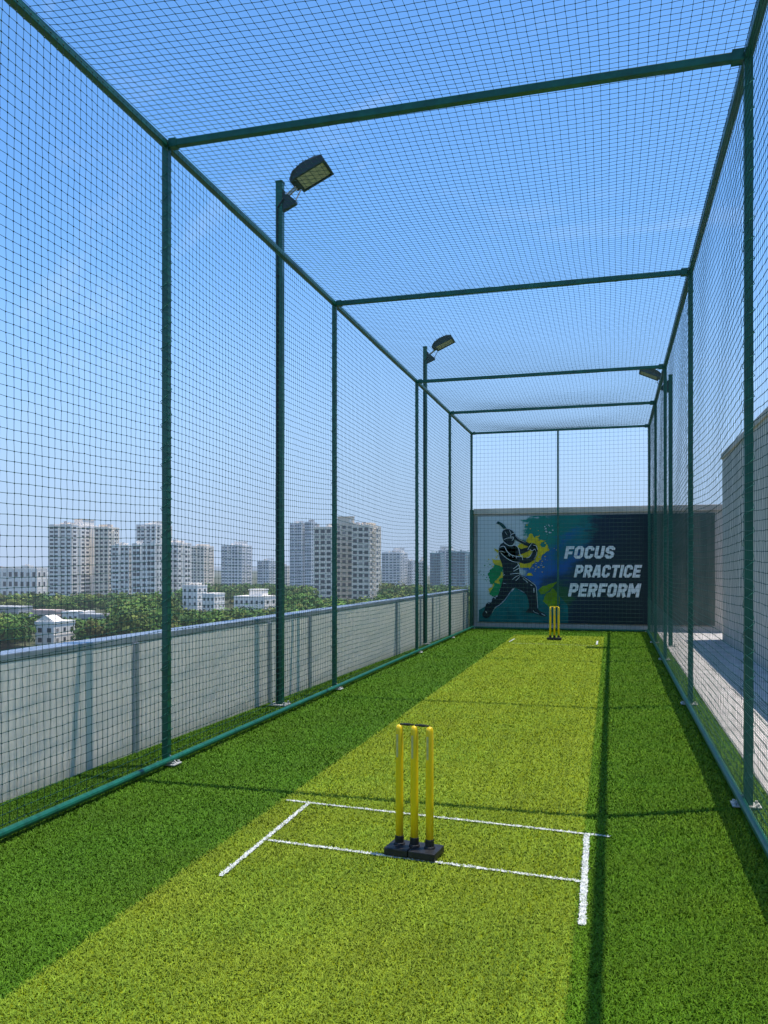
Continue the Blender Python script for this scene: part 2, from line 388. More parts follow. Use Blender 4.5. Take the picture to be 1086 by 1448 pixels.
for p_, q in LACE:       # one continuous spiral of twine round each post
    Vl, Fl = tri_tubes(q, .0030, (.7, .7, 0), (0, 0, 1), 0); link('lacing', mesh_np('lacing', Vl, [Fl], M['lace']), p_)
ny = int((Y1 - Y0) / MESH); nz_ = int((ZT - .06) / MESH); nx = int((XR - XL - .06) / MESH)
yy = np.linspace(Y0, Y1 - .04, ny); zz = np.linspace(.055, ZT - .015, nz_)
def edge(a, lo, hi): return np.clip(np.sin(np.pi * (a - lo) / (hi - lo)), 0, 1)
def bay(y):
    v = np.zeros_like(y)
    for a, b in zip(PY, PY[1:]):
        k = (y >= a) & (y <= b); v[k] = np.sin(np.pi * (y[k] - a) / (b - a))
    return v
for xs, s, nm, lb, sd in ((XL + .040, 1, 'side_net', 'green square-mesh net hanging along the left side above the low wall', 31),
                          (XR - .040, -1, 'side_net', 'green square-mesh net hanging along the right side before the tall grey wall', 47)):
    A, B = np.meshgrid(yy, zz, indexing='ij')
    bl = (bay(A) ** .6) * edge(B, 0, ZT) ** .6
    Xn = xs + s * (-.012 + .02 * wav(A, B, 2.0, sd)) * bl - s * .010 * bl
    Yn = A + .024 * wav(A, B, 1.7, sd + 1) * bl + .002 * wav(A, B, 9, sd + 4)
    Zn = B + .030 * wav(A, B, 1.5, sd + 2) * bl - .045 * bay(A) * edge(B, 0, ZT) ** .5 + .002 * wav(A, B, 8, sd + 3)
    shade_rows = None
    if s < 0:  # right net only: dense low threads added for the shadow they throw
        hz_ = np.arange(.10, .86, .0152); Bh, Ah = np.meshgrid(hz_, yy[::4], indexing='ij')
        shade_rows = np.stack([np.full_like(Ah, xs - .006) + .004 * wav(Ah, Bh, 2, 91), Ah, Bh + .010 * wav(Ah, Bh, 1.4, 92)], -1)
    net(nm, np.stack([Xn, Yn, Zn], -1), (0, 1, 0), (0, 0, 1), (1, 0, 0), lb, r=.0020 if s > 0 else .0020, r2=.0016 if s > 0 else .0011, kn=.0068 if s > 0 else .0045, extra=shade_rows)
xx = np.linspace(XL + .03, XR - .03, nx)
A, B = np.meshgrid(xx, yy, indexing='ij')
bl = edge(A, XL, XR) ** .7
Zn = ZT + .036 - (.085 * bay(B) ** .8 * bl) + .022 * wav(A, B, 2.2, 61) * bl * bay(B)
net('roof_net', np.stack([A + .030 * wav(A, B, 1.6, 62) * bl, B + .034 * wav(A, B, 1.5, 63) * bl, Zn], -1), (1, 0, 0), (0, 1, 0), (0, 0, 1), 'green square-mesh net stretched across the top of the cage')
zz2 = np.linspace(.06, ZT - .03, 50); xe_ = np.linspace(XL + .03, XR - .03, 44)
A, B = np.meshgrid(xe_, zz2, indexing='ij')
net('end_net', np.stack([A + .006 * wav(A, B, 2, 71), Y1 - .040 + .012 * wav(A, B, 2, 72) * edge(B, 0, ZT), B + .008 * wav(A, B, 2, 73)], -1), (1, 0, 0), (0, 0, 1), (0, 1, 0), 'green square-mesh net closing the far end in front of the mural', r=.0025, r2=.0025, kn=.005)
# ------------------------------------------------------------------ floodlights
def floodlight(x, y, rz, height, label, pole_h=.038):
    t = thing('floodlight_pole', label, 'floodlight', (x, y, 0), rz, 'floodlights on poles beside the cage')
    bm = BM(); box(bm, -pole_h, pole_h, -pole_h, pole_h, .034, height, .008); box(bm, -pole_h - .004, pole_h + .004, -pole_h - .004, pole_h + .004, height + .001, height + .018, .004)
    obj('pole', bm, M['paint'], t)
    bm = BM(); box(bm, -.10, .10, -.09, .09, .018, .033, .004)
    for sx in (-.075, .075):
        for sy in (-.065, .065): tube(bm, (sx, sy, .033), (sx, sy, .06), .012, 6)
    obj('base_plate', bm, M['foot'], t)
    bm = BM(); tube(bm, (-.012, -pole_h - .010, .05), (-.012, -pole_h - .010, height - .30), .009, 8); tube(bm, (-.012, -pole_h - .010, height - .30), (.06, -.036, height - .20), .009, 8)
    for k in range(7): zc = .4 + k * .75; box(bm, -.026, .002, -pole_h - .022, -pole_h - .001, zc, zc + .018)
    obj('cable', bm, M['black'], t)
    bm = BM(); zb = height - .16
    prism(bm, [(pole_h + .001, zb - .17), (.20, zb - .10), (.205, zb - .075), (.12, zb + .0), (pole_h + .001, zb + .08)], 'y', -.03, .03)
    br = obj('bracket', bm, M['lamp'], t)
    bm = BM(); tube(bm, (.095, -.022, zb + .012), (.20, -.022, zb + .09), .011, 8); tube(bm, (.095, .022, zb + .012), (.20, .022, zb + .09), .011, 8)
    tube(bm, (.185, 0, zb - .07), (.255, 0, zb + .055), .008, 8)
    tube(bm, (.09, -.04, zb + .02), (.09, .04, zb + .02), .014, 8)
    obj('knuckle', bm, M['bolt'], t)
    # lamp housing: a tapered shoebox tilted up and outward
    hd = Matrix.Translation((.17, 0, zb + .10)) @ Matrix.Rotation(R(-24), 4, 'Y')
    W2 = .165
    bm = BM()
    top = [(.0, .045), (.07, .085), (.20, .115), (.36, .105), (.45, .055)]
    lower = [(.45, .0), (.0, .0)]
    A_ = [bm.verts.new((px_, -W2 * (0.62 if i in (0,) else .86 if i in (1, 2, 3) else 1), pz)) for i, (px_, pz) in enumerate(top)] + [bm.verts.new((px_, -W2 * (1 if px_ > .1 else .7), pz)) for px_, pz in lower]
    B_ = [bm.verts.new((v.co.x, -v.co.y, v.co.z)) for v in A_]
    bm.faces.new(A_); bm.faces.new(list(reversed(B_))); n = len(A_)
    for i in range(n): bm.faces.new((A_[i], B_[i], B_[(i + 1) % n], A_[(i + 1) % n]))
    for k in range(7):   # cooling fins
        px_ = .10 + k * .04; box(bm, px_, px_ + .008, -W2 * .8, W2 * .8, .09, .128 if 0 < k < 6 else .112)
    # rim below
    for (a0, a1, b0, b1) in ((.05, .455, -W2 - .006, -W2 + .022), (.05, .455, W2 - .022, W2 + .006), (.05, .085, -W2 + .023, W2 - .023), (.425, .455, -W2 + .023, W2 - .023)):
        box(bm, a0, a1, b0, b1, -.022, -.001)
    bmesh.ops.transform(bm, matrix=hd, verts=bm.verts)
    lh = obj('lamp_housing', bm, M['lamp'], t)
    bm = BM(); box(bm, .087, .423, -W2 + .025, W2 - .025, -.010, -.003); bmesh.ops.transform(bm, matrix=hd, verts=bm.verts)
    ln = obj('lamp_lens', bm, M['lens'], lh)
    bm = BM()
    for i in range(1, 4): px_ = .087 + .336 * i / 4; box(bm, px_ - .004, px_ + .004, -W2 + .026, W2 - .026, -.0145, -.0105)
    for j in range(1, 3): py_ = -W2 + .025 + (2 * W2 - .05) * j / 3; box(bm, .088, .422, py_ - .004, py_ + .004, -.0165, -.0150)
    bmesh.ops.transform(bm, matrix=hd, verts=bm.verts); obj('lens_grid', bm, M['cell'], lh)
    return t
p1 = ray_ground(396, 999); floodlight(p1[0], p1[1], 0, 5.98, 'nearest floodlight on a tall green pole outside the left net', .040)
p2 = ray_ground(604.5, 912); floodlight(-3.655, p2[1], 0, 6.05, 'farther floodlight on a green pole outside the left net')
floodlight(1.12, 17.1, math.pi, 5.36, 'floodlight on a green pole outside the right net, its head reaching left')

# ------------------------------------------------------------------ stumps
def make_stumps(label, loc, rz, bails=True):
    t = thing('cricket_stumps', label, 'stumps', loc, rz, 'wickets of three yellow stumps')
    bm = BM()
    for x0, x1 in ((-.148, -.010), (-.006, .148)):
        prof = [(x0, -.085), (x1, -.085), (x1, .075), (x0, .075)]
        vs = box(bm, x0, x1, -.088, .078, .018, .058, .006)
    for x in (-.089, 0, .089): lathe(bm, [(.032, .058), (.030, .066), (.0262, .070)], 16, (x, 0, 0))
    obj('base', bm, M['black'], t)
    for x in (-.089, 0, .089):
        bm = BM(); lathe(bm, [(.0215, .10), (.0218, .30), (.0215, .62), (.0208, .700), (.0180, .715), (.010, .722)], 18, (x, 0, 0))
        s = obj('stump', bm, M['yellow'], t, smooth=True)
        bm = BM(); lathe(bm, [(.0250, .060), (.0250, .104), (.0230, .108)], 18, (x, 0, 0)); obj('sleeve', bm, M['black'], s)
        bm = BM()    # curved sticker on the face of the stump
        an = [R(-122 + 7 * k) for k in range(6)]
        a = [bm.verts.new((x +   .0226 * math.cos(q),   .0226 * math.sin(q), .545)) for q in an]; b = [bm.verts.new((x + .0225 * math.cos(q), .0225 * math.sin(q), .672)) for q in an]
        for k in range(5): bm.faces.new((a[k], a[k + 1], b[k + 1], b[k]))
        obj('sticker', bm, M['sticker'], s)
    for x in (-.0445, .0445):
        bm = BM()
        for (xa, xb, r_) in ((x - .040, x - .018, .0048), (x - .018, x + .020, .0072), (x + .020, x + .040, .0048)): tube(bm, (xa, 0, .727), (xb - .0003, 0, .727), r_, 10)
        obj('bail', bm, M['black' if bails else 'yellow'], t)
    return t
g = ray_ground(586, 1211)
make_stumps('near set of three yellow cricket stumps on a black base, black bails on top', (g[0], g[1], 0), R(-7))
g = ray_ground(784, 905.5)
make_stumps('distant set of three yellow cricket stumps at the far end before the mural', (g[0], g[1], 0), R(-2), False)

# ------------------------------------------------------------------ end wall and mural
WX0 = on_y(671, 800, 21)[0] - .01; WX1 = 2.95
bw = thing('end_wall', 'grey concrete end wall behind the far net, taller than a person', 'wall', (0, 21.0, 0))
bm = BM(); box(bm, WX0, WX1, 0, .2, -.02, 2.93); obj('wall_face', bm, M['conc'], bw)
bm = BM(); box(bm, WX0 - .01, WX1, -.055, .22, 2.932, 3.075, .01); obj('coping', bm, M['coping'], bw)
bm = BM(); box(bm, WX0, WX1, -.04, -.002, 0.0, .145, .006); obj('plinth', bm, M['conc'], bw)
bm = BM(); box(bm, WX0 - .10, WX0 - .012, -.10, .10, 0, 3.05, .006); obj('corner_guard', bm, M['paint'], bw)

mur = thing('mural', 'large painted mural board of a batsman with three slogan words', 'mural', (0, 20.95, 0))
mx0 = on_y(675.5, 800, YM)[0]; px1 = on_y(1011, 800, YM)[0]; mx1 = XR + .075; mz0 = .175; mz1 = 2.875
def mc(cx, cy): return on_y(670 + cx / 8.354, 725 + cy / 8.354, YM)
def mural_mat():
    m = bpy.data.materials.new('mural_board'); m.use_nodes = True; n = m.node_tree; L = n.links; b = n.nodes['Principled BSDF']
    b.inputs['Roughness'].default_value = .45; b.inputs['Specular IOR Level'].default_value = .3
    ge = n.nodes.new('ShaderNodeNewGeometry'); sp = n.nodes.new('ShaderNodeSeparateXYZ'); L.new(ge.outputs['Position'], sp.inputs[0])
    no = n.nodes.new('ShaderNodeTexNoise'); no.inputs['Scale'].default_value = 2.2; no.inputs['Detail'].default_value = 7; no.inputs['Roughness'].default_value = .6; L.new(ge.outputs['Position'], no.inputs['Vector'])
    def mth(op, a, b_):
        k = n.nodes.new('ShaderNodeMath'); k.operation = op
        for i, q in enumerate((a, b_)):
            if hasattr(q, 'links') or not isinstance(q, (int, float)): L.new(q, k.inputs[i])
            else: k.inputs[i].default_value = q
        return k.outputs[0]
    t = mth('ADD', sp.outputs['X'], mth('MULTIPLY', mth('SUBTRACT', no.outputs['Fac'], .5), 1.1))
    t = mth('SUBTRACT', t, mth('MULTIPLY', sp.outputs['Z'], .28))
    mr = n.nodes.new('ShaderNodeMapRange'); mr.inputs['From Min'].default_value = -3.6; mr.inputs['From Max'].default_value = .2; L.new(t, mr.inputs['Value'])
    cr = n.nodes.new('ShaderNodeValToRGB'); e = cr.color_ramp.elements
    e[0].position = 0; e[0].color = (.62, .66, .66, 1); e[1].position = 1; e[1].color = (.010, .024, .032, 1)
    for p_, c_ in ((.28, (.56, .62, .63, 1)), (.36, (.10, .24, .25, 1)), (.52, (.006, .06, .10, 1)), (.70, (.006, .026, .05, 1))):
        q = e.new(p_); q.color = c_
    L.new(mr.outputs[0], cr.inputs['Fac']); src = cr.outputs['Color']
    mps = n.nodes.new('ShaderNodeMapping'); mps.inputs['Rotation'].default_value = (0, R(42), 0); mps.inputs['Scale'].default_value = (.55, 1, 4.5); L.new(ge.outputs['Position'], mps.inputs['Vector'])
    nb = n.nodes.new('ShaderNodeTexNoise'); nb.inputs['Scale'].default_value = 2.6; nb.inputs['Detail'].default_value = 8; nb.inputs['Roughness'].default_value = .68; L.new(mps.outputs[0], nb.inputs['Vector'])
    nc = n.nodes.new('ShaderNodeTexNoise'); nc.inputs['Scale'].default_value = 7; nc.inputs['Detail'].default_value = 8; nc.inputs['Roughness'].default_value = .7; L.new(ge.outputs['Position'], nc.inputs['Vector'])
    for (cx_, cy_, rx, rz_, rot, c_, sharp, amt) in ((960, 240, 1.15, .62, 40, (.004, .20, .17), .42, .95), (800, 210, .42, .46, 40, (.004, .22, .17), .16, 1), (1010, 560, .95, .40, 50, (.006, .10, .36), .5, .95), (800, 720, .46, .60, 20, (.008, .11, .38), .3, .95),
                                                 (1150, 400, .75, .22, 38, (.004, .17, .13), .6, .7), (960, 840, .42, .30, 0, (.004, .04, .09), .5, .9), (420, 1080, .55, .24, 45, (.008, .11, .34), .3, .9), (700, 1200, .75, .34, 0, (.003, .12, .09), .35, .9), (1010, 1010, .34, .40, 0, (.02, .13, .03), .5, .8)):
        X0, Z0 = mc(cx_, cy_); ca, sa = math.cos(R(rot)), math.sin(R(rot))
        dx = mth('SUBTRACT', sp.outputs['X'], X0); dz = mth('SUBTRACT', sp.outputs['Z'], Z0)
        ua = mth('DIVIDE', mth('ADD', mth('MULTIPLY', dx, ca), mth('MULTIPLY', dz, sa)), rx); va = mth('DIVIDE', mth('SUBTRACT', mth('MULTIPLY', dz, ca), mth('MULTIPLY', dx, sa)), rz_)
        dd_ = mth('SQRT', mth('ADD', mth('MULTIPLY', ua, ua), mth('MULTIPLY', va, va)), 0)
        dd_ = mth('ADD', dd_, mth('MULTIPLY', mth('SUBTRACT', nb.outputs['Fac'], .5), 1.5)); dd_ = mth('ADD', dd_, mth('MULTIPLY', mth('SUBTRACT', nc.outputs['Fac'], .5), .9))
        rg = n.nodes.new('ShaderNodeMapRange'); rg.interpolation_type = 'SMOOTHSTEP'; rg.inputs['From Min'].default_value = 1 - sharp; rg.inputs['From Max'].default_value = 1 + sharp * .4; rg.inputs['To Min'].default_value = amt; rg.inputs['To Max'].default_value = 0; L.new(dd_, rg.inputs['Value'])
        mm = n.nodes.new('ShaderNodeMix'); mm.data_type = 'RGBA'; L.new(rg.outputs[0], mm.inputs[0]); L.new(src, mm.inputs[6]); mm.inputs[7].default_value = (*c_, 1); src = mm.outputs[2]
    L.new(src, b.inputs['Base Color'])
    return m
M['panel'] = mat('wall_panel', (.085, .115, .100), .6, .3, noise=(1.5, .3), grime=.3)
wp = thing('wall_panel', 'plain dark grey-green panel on the end wall right of the mural', 'panel', (0, 20.95, 0))
bm = BM(); box(bm, mx1 + .012, px1, .004, .046, mz0, mz1); obj('board', bm, M['panel'], wp)
bm = BM(); box(bm, mx0, mx1, 0, .046, mz0, mz1); obj('board', bm, mural_mat(), mur)
def jag(pts, amp, it=3, seed=1):
    r = random.Random(seed); P = [tuple(p) for p in pts]
    for k in range(it):
        Q = []
        for a, b in zip(P, P[1:] + P[:1]):
            dx, dy = b[0] - a[0], b[1] - a[1]; L_ = math.hypot(dx, dy)
            o = r.gauss(0, amp) * L_; Q += [a, ((a[0] + b[0]) / 2 - dy / max(L_, .1) * o, (a[1] + b[1]) / 2 + dx / max(L_, .1) * o)]
        P = Q
    return P
from mathutils.geometry import tessellate_polygon
def poly_bm(bm, pts, y):
    P = [mc(*p) for p in pts]
    P = [(min(max(x, mx0 + .003), mx1 - .003), min(max(z, mz0 + .003), mz1 - .003)) for x, z in P]
    tr = tessellate_polygon([[Vector((x, z, 0)) for x, z in P]])
    vs = [bm.verts.new((x, y, z)) for x, z in P]
    for t_ in tr:
        try: bm.faces.new([vs[i] for i in t_])
        except ValueError: pass
LAY = [0]
def flat(name, polys, rgb, drops=None, seed=1, amp=.12, it=3, noise=(5, .35), rough=.5):
    LAY[0] += 1; y = -.0025 * LAY[0]
    bm = BM(); rr = random.Random(seed)
    for i, p in enumerate(polys): poly_bm(bm, jag(p, amp, it, seed + i) if amp else p, y)
    if drops:
        cx, cy, rad, n = drops
        for k in range(n):
            a = rr.uniform(0, 6.28); q = rad * (0.75 + abs(rr.gauss(0, .4))); s_ = rr.uniform(2.5, 9)
            c_ = (cx + q * math.cos(a), cy + q * math.sin(a))
            poly_bm(bm, [(c_[0] + s_ * rr.uniform(.7, 1.6) * math.cos(a + t_), c_[1] + s_ * rr.uniform(.7, 1.2) * math.sin(a + t_)) for t_ in [k_ * .7854 for k_ in range(8)]], y - .0003 * (k + 1) / max(n, 1))
    bmesh.ops.recalc_face_normals(bm, faces=bm.faces)
    return obj(name, bm, mat(name + '_paint', rgb, rough, .25, noise=noise), mur)
flat('paint_splash', [[(58, 1150), (130, 1105), (260, 1130), (420, 960), (490, 880), (600, 950), (700, 900), (820, 930), (1000, 980), (1100, 1080), (1110, 1312), (58, 1312)]], (.004, .17, .17), (240, 1110, 80, 14), 8, .05, 3)
flat('paint_splash', [[(760, 910), (880, 845), (985, 815), (930, 880), (840, 960), (790, 970)], [(815, 1045), (850, 960), (930, 890), (985, 950), (1020, 1060), (990, 1118), (880, 1112)]], (.19, .33, .008), None, 12, .07, 3)
flat('paint_splash', [[(500, 400), (560, 360), (630, 372), (622, 318), (690, 250), (715, 300), (772, 258), (757, 335), (852, 335), (795, 410), (890, 432), (825, 490), (795, 560), (700, 600), (655, 650), (722, 655), (705, 745), (640, 715), (560, 745), (500, 640), (480, 500)]], (.72, .54, .015), (690, 480, 190, 44), 15, .16, 5)
flat('paint_splash', [[(360, 640), (300, 605), (240, 590), (232, 655), (152, 722), (190, 790), (188, 840), (240, 872), (170, 965), (250, 985), (320, 960), (360, 800)]], (.008, .28, .09), (230, 720, 110, 40), 18, .18, 5)
flat('paint_splash', [[(215, 538), (330, 555), (360, 640), (290, 622), (225, 590)], [(245, 825), (335, 695), (350, 760), (310, 850)], [(170, 900), (235, 835), (240, 860), (190, 950)], [(235, 420), (290, 440), (280, 480), (245, 450)]], (.72, .56, .04), (230, 560, 60, 14), 21, .10, 4)
# the batsman
navy = (.010, .020, .030)
head = [(340, 300), (332, 245), (345, 210), (378, 194), (420, 195), (455, 211), (474, 236), (492, 258), (488, 300), (480, 350), (458, 382), (420, 388), (385, 365), (352, 335)]
torso = [(352, 350), (318, 372), (297, 410), (293, 470), (305, 530), (330, 600), (345, 660), (350, 720), (342, 790), (327, 860), (302, 935), (276, 995), (246, 986), (218, 1015), (208, 1058), (168, 1058), (142, 1085), (132, 1140), (100, 1195), (106, 1226), (146, 1246), (182, 1235), (216, 1180), (252, 1115), (310, 1075), (370, 1015), (420, 945), (455, 900), (487, 884),
         (540, 905), (592, 937), (622, 970), (645, 1030), (655, 1090), (650, 1130), (625, 1158), (610, 1176), (700, 1184), (760, 1202), (828, 1230), (862, 1218), (832, 1186), (790, 1166), (757, 1140), (757, 1080), (750, 1000), (744, 900), (736, 865), (690, 815), (622, 765), (560, 736), (546, 700), (547, 640), (530, 590), (500, 480), (515, 400), (480, 382), (440, 392), (390, 372)]
armf = [(330, 420), (300, 440), (330, 500), (400, 550), (500, 585), (600, 603), (665, 590), (716, 556), (745, 505), (758, 445), (750, 400), (715, 380), (690, 400), (700, 440), (690, 480), (640, 528), (570, 530), (520, 500), (470, 430), (420, 400)]
armb = [(470, 380), (520, 410), (560, 430), (645, 405), (680, 430), (640, 455), (575, 485), (520, 500), (470, 440)]
glove = [(640, 398), (650, 372), (672, 354), (716, 362), (748, 392), (756, 440), (735, 470), (700, 462), (672, 440), (645, 440)]
bat = [(486, 268), (545, 312), (620, 345), (672, 366), (660, 402), (600, 384), (545, 352), (486, 318)]
blade_ = [(264, 126), (286, 99), (332, 122), (372, 160), (392, 188), (350, 192), (308, 146)]
flat('batsman', [head, torso, armf, armb, glove, bat], navy, None, 30, .015, 2, (8, .3))
flat('bat', [blade_], (.008, .075, .07), None, 31, .03, 2)
def ribbon(pts, w_):
    out_a, out_b = [], []
    for i, p in enumerate(pts):
        a = pts[max(i - 1, 0)]; b = pts[min(i + 1, len(pts) - 1)]; dx, dy = b[0] - a[0], b[1] - a[1]; L_ = math.hypot(dx, dy) or 1
        s_ = w_ * (.55 + .45 * math.sin(math.pi * (i + .5) / len(pts)))
        out_a.append((p[0] - dy / L_ * s_, p[1] + dx / L_ * s_)); out_b.append((p[0] + dy / L_ * s_, p[1] - dx / L_ * s_))
    return out_a + out_b[::-1]
def curve(pts, n=5):
    P = [pts[0]] + list(pts) + [pts[-1]]; o_ = []
    for i in range(len(pts) - 1):
        p0, p1_, p2_, p3 = [np.array(q, float) for q in P[i:i + 4]]
        for k in range(n):
            t = k / n; o_.append(tuple(.5 * (2 * p1_ + (p2_ - p0) * t + (2 * p0 - 5 * p1_ + 4 * p2_ - p3) * t * t + (3 * p1_ - p0 - 3 * p2_ + p3) * t ** 3)))
    return o_ + [tuple(map(float, pts[-1]))]
strokes = [([(355, 318), (400, 300), (440, 298), (470, 300)], 4), ([(432, 290), (440, 262), (462, 250), (488, 246)], 5), ([(440, 285), (470, 290), (462, 320), (450, 325)], 5), ([(420, 205), (435, 235), (440, 260)], 3), ([(370, 225), (395, 265)], 2.5),
           ([(360, 355), (395, 378), (430, 392), (470, 385), (478, 360)], 5), ([(300, 415), (335, 398), (365, 402), (390, 450), (430, 490), (480, 510), (545, 520), (575, 505)], 6), ([(318, 470), (345, 500), (400, 545), (470, 578), (540, 585)], 5),
           ([(480, 385), (515, 400), (535, 440), (545, 490), (570, 520), (580, 560)], 6), ([(300, 460), (330, 455), (370, 470)], 4), ([(410, 490), (425, 515)], 4), ([(455, 505), (465, 530)], 4), ([(500, 515), (505, 540)], 4),
           ([(640, 440), (655, 405), (670, 385), (690, 358)], 5), ([(660, 430), (690, 450), (720, 430), (735, 455)], 5), ([(705, 385), (740, 395), (752, 440)], 5), ([(690, 470), (660, 520), (620, 535)], 4), ([(745, 460), (740, 500), (710, 550)], 3),
           ([(495, 280), (545, 320), (610, 352)], 3), ([(520, 595), (540, 640), (545, 700), (548, 735)], 8), ([(465, 665), (500, 640), (530, 610)], 5), ([(470, 690), (510, 670), (540, 650)], 6), ([(430, 725), (490, 718), (545, 715)], 5), ([(455, 790), (500, 755), (545, 735)], 4), ([(495, 805), (525, 775), (550, 745)], 4),
           ([(560, 745), (625, 782), (690, 828), (735, 870), (745, 950), (752, 1060), (757, 1130)], 4), ([(580, 775), (610, 800)], 4), ([(615, 800), (640, 830)], 5), ([(670, 850), (690, 860)], 5), ([(710, 890), (712, 945)], 6),
           ([(215, 1190), (255, 1120), (320, 1078), (380, 1015), (430, 940)], 2.5), ([(140, 1160), (155, 1185)], 6), ([(240, 1000), (262, 1008)], 7), ([(165, 1065), (185, 1075)], 4), ([(700, 1150), (720, 1175), (770, 1195)], 3), ([(800, 1190), (825, 1205), (845, 1215)], 6), ([(345, 832), (378, 836)], 3), ([(345, 740), (365, 730)], 4)]
flat('white_outline', [ribbon(curve(p), w_ * .62) for p, w_ in strokes], (.86, .88, .86), None, 33, 0, 0, (20, .15))
flat('paint_fleck', [], (.62, .68, .70), (880, 200, 40, 16), 35, 0, 0)
flat('paint_fleck', [], (.30, .45, .55), (770, 590, 50, 12), 36, 0, 0)
# lettering: thick slanted strokes
t_ = .235
def S(w_): return t_ / 2, w_ - t_ / 2, t_ / 2, 1 - t_ / 2, w_
def letter(ch):
    w_ = {'I': t_, 'M': .86, 'F': .60, 'E': .60, 'T': .62}.get(ch, .66)
    l, r, b, t, _ = S(w_); c = .11; mid = .5
    if ch == 'F': s = [[(l, 0), (l, 1)], [(l, t), (w_, t)], [(l, .47), (w_ - .06, .47)]]
    elif ch == 'E': s = [[(l, 0), (l, 1)], [(l, t), (w_, t)], [(l, .5), (w_ - .05, .5)], [(l, b), (w_, b)]]
    elif ch == 'O': s = [[(l, b + c), (l, t - c), (l + c, t), (r - c, t), (r, t - c), (r, b + c), (r - c, b), (l + c, b), (l, b + c), (l, b + c + .05)]]
    elif ch == 'C': s = [[(r, .64), (r, t - c), (r - c, t), (l + c, t), (l, t - c), (l, b + c), (l + c, b), (r - c, b), (r, b + c), (r, .36)]]
    elif ch == 'U': s = [[(l, 1), (l, b + c), (l + c, b), (r - c, b), (r, b + c), (r, 1)]]
    elif ch == 'S': s = [[(r, .68), (r, t - c), (r - c, t), (l + c, t), (l, t - c), (l, .62), (l + .09, .53), (r - .09, .47), (r, .38), (r, b + c), (r - c, b), (l + c, b), (l, b + c), (l, .32)]]
    elif ch == 'P': s = [[(l, 0), (l, 1)], [(l, t), (r - c, t), (r, t - c), (r, .54), (r - c, .43), (l, .43)]]
    elif ch == 'R': s = [[(l, 0), (l, 1)], [(l, t), (r - c, t), (r, t - c), (r, .58), (r - c, .47), (l, .47)], [(r - .17, .45), (r + .01, 0)]]
    elif ch == 'A': s = [[(l - .03, 0), (w_ / 2 - .06, 1)], [(r + .03, 0), (w_ / 2 + .06, 1)], [(l + .04, .27), (r - .04, .27)], [(w_ / 2 - .1, 1 - t_ / 2), (w_ / 2 + .1, 1 - t_ / 2)]]
    elif ch == 'T': s = [[(0, t), (w_, t)], [(w_ / 2, 0), (w_ / 2, 1)]]
    elif ch == 'I': s = [[(l, 0), (l, 1)]]
    elif ch == 'M': s = [[(l, 0), (l, 1)], [(r, 0), (r, 1)], [(l + .02, .98), (w_ / 2, .30)], [(r - .02, .98), (w_ / 2, .30)]]
    return s, w_
def stroke_quads(bm, pts, tr, y, kk):
    h = t_ / 2; n = len(pts); La, Lb = [], []
    for i in range(n):
        p = Vector(pts[i]); d0 = (p - Vector(pts[i - 1])).normalized() if i else None; d1 = (Vector(pts[i + 1]) - p).normalized() if i < n - 1 else None
        if d0 is None: d0 = d1
        if d1 is None: d1 = d0
        m_ = (d0 + d1).normalized(); nn = Vector((-m_.y, m_.x)); k = 1 / max(nn.dot(Vector((-d1.y, d1.x))), .5)
        La.append(p + nn * h * k); Lb.append(p - nn * h * k)
    A_ = [bm.verts.new((*(lambda q: (q[0], y, q[1]))(tr(*p)),)) for p in La]; B_ = [bm.verts.new((*(lambda q: (q[0], y, q[1]))(tr(*p)),)) for p in Lb]
    for i in range(n - 1): bm.faces.new((A_[i], A_[i + 1], B_[i + 1], B_[i]))
def lc(cx, cy): return on_y(785 + cx / 7.757, 755 + cy / 7.757, YM)
def word(txt, bl, br_, ytop, ybot, slope):
    """bl/br_: crop x of the bottom-left / top-right; real lettering on the board plane"""
    bm = BM(); tot = 0; gap = .085; ws = []
    for ch in txt: ws.append(letter(ch)[1])
    tot = sum(ws) + gap * (len(txt) - 1); sl_ = .19
    x = 0; y = -.0025 * LAY[0] - .004; kk = 0
    (xa, za), (xb, zb) = lc(bl, ybot), lc(br_, ytop)
    hgt = zb - za; sx = (xb - xa - sl_ * hgt) / tot
    for ch in txt:
        s, w_ = letter(ch)
        for q in s:
            kk += 1
            stroke_quads(bm, q, lambda u, v, x=x: (xa + (x + u) * sx + v * hgt * sl_, za + v * hgt), y - .00025 * kk, kk)
        x += w_ + gap
    bmesh.ops.recalc_face_normals(bm, faces=bm.faces)
    o = obj('lettering', bm, M['white_print'], mur); o['label'] = 'pale grey slanted capital letters reading ' + txt
M['white_print'] = mat('white_print', (.88, .88, .88), .45, .3, noise=(9, .1))
word('FOCUS', 98, 665, 132, 272, 0)
word('PRACTICE', 205, 955, 340, 476, 0)
word('PERFORM', 140, 945, 545, 688, 0)

# ------------------------------------------------------------------ right: tall side wall
SX = 2.30; sy1 = on_x(1021.5, SX)
sw = thing('side_wall', 'tall plain grey rendered wall of the stair block right of the cage', 'wall', (SX, 0, 0))
zt_ = 4.02
bm = BM(); box(bm, 0, 2.6, -3.5, sy1, .0185, zt_ - .12); obj('wall_face', bm, M['sidewall'], sw)
bm = BM(); box(bm, -.03, 2.62, -3.52, sy1 + .02, zt_ - .118, zt_, .01); obj('coping', bm, M['coping'], sw)

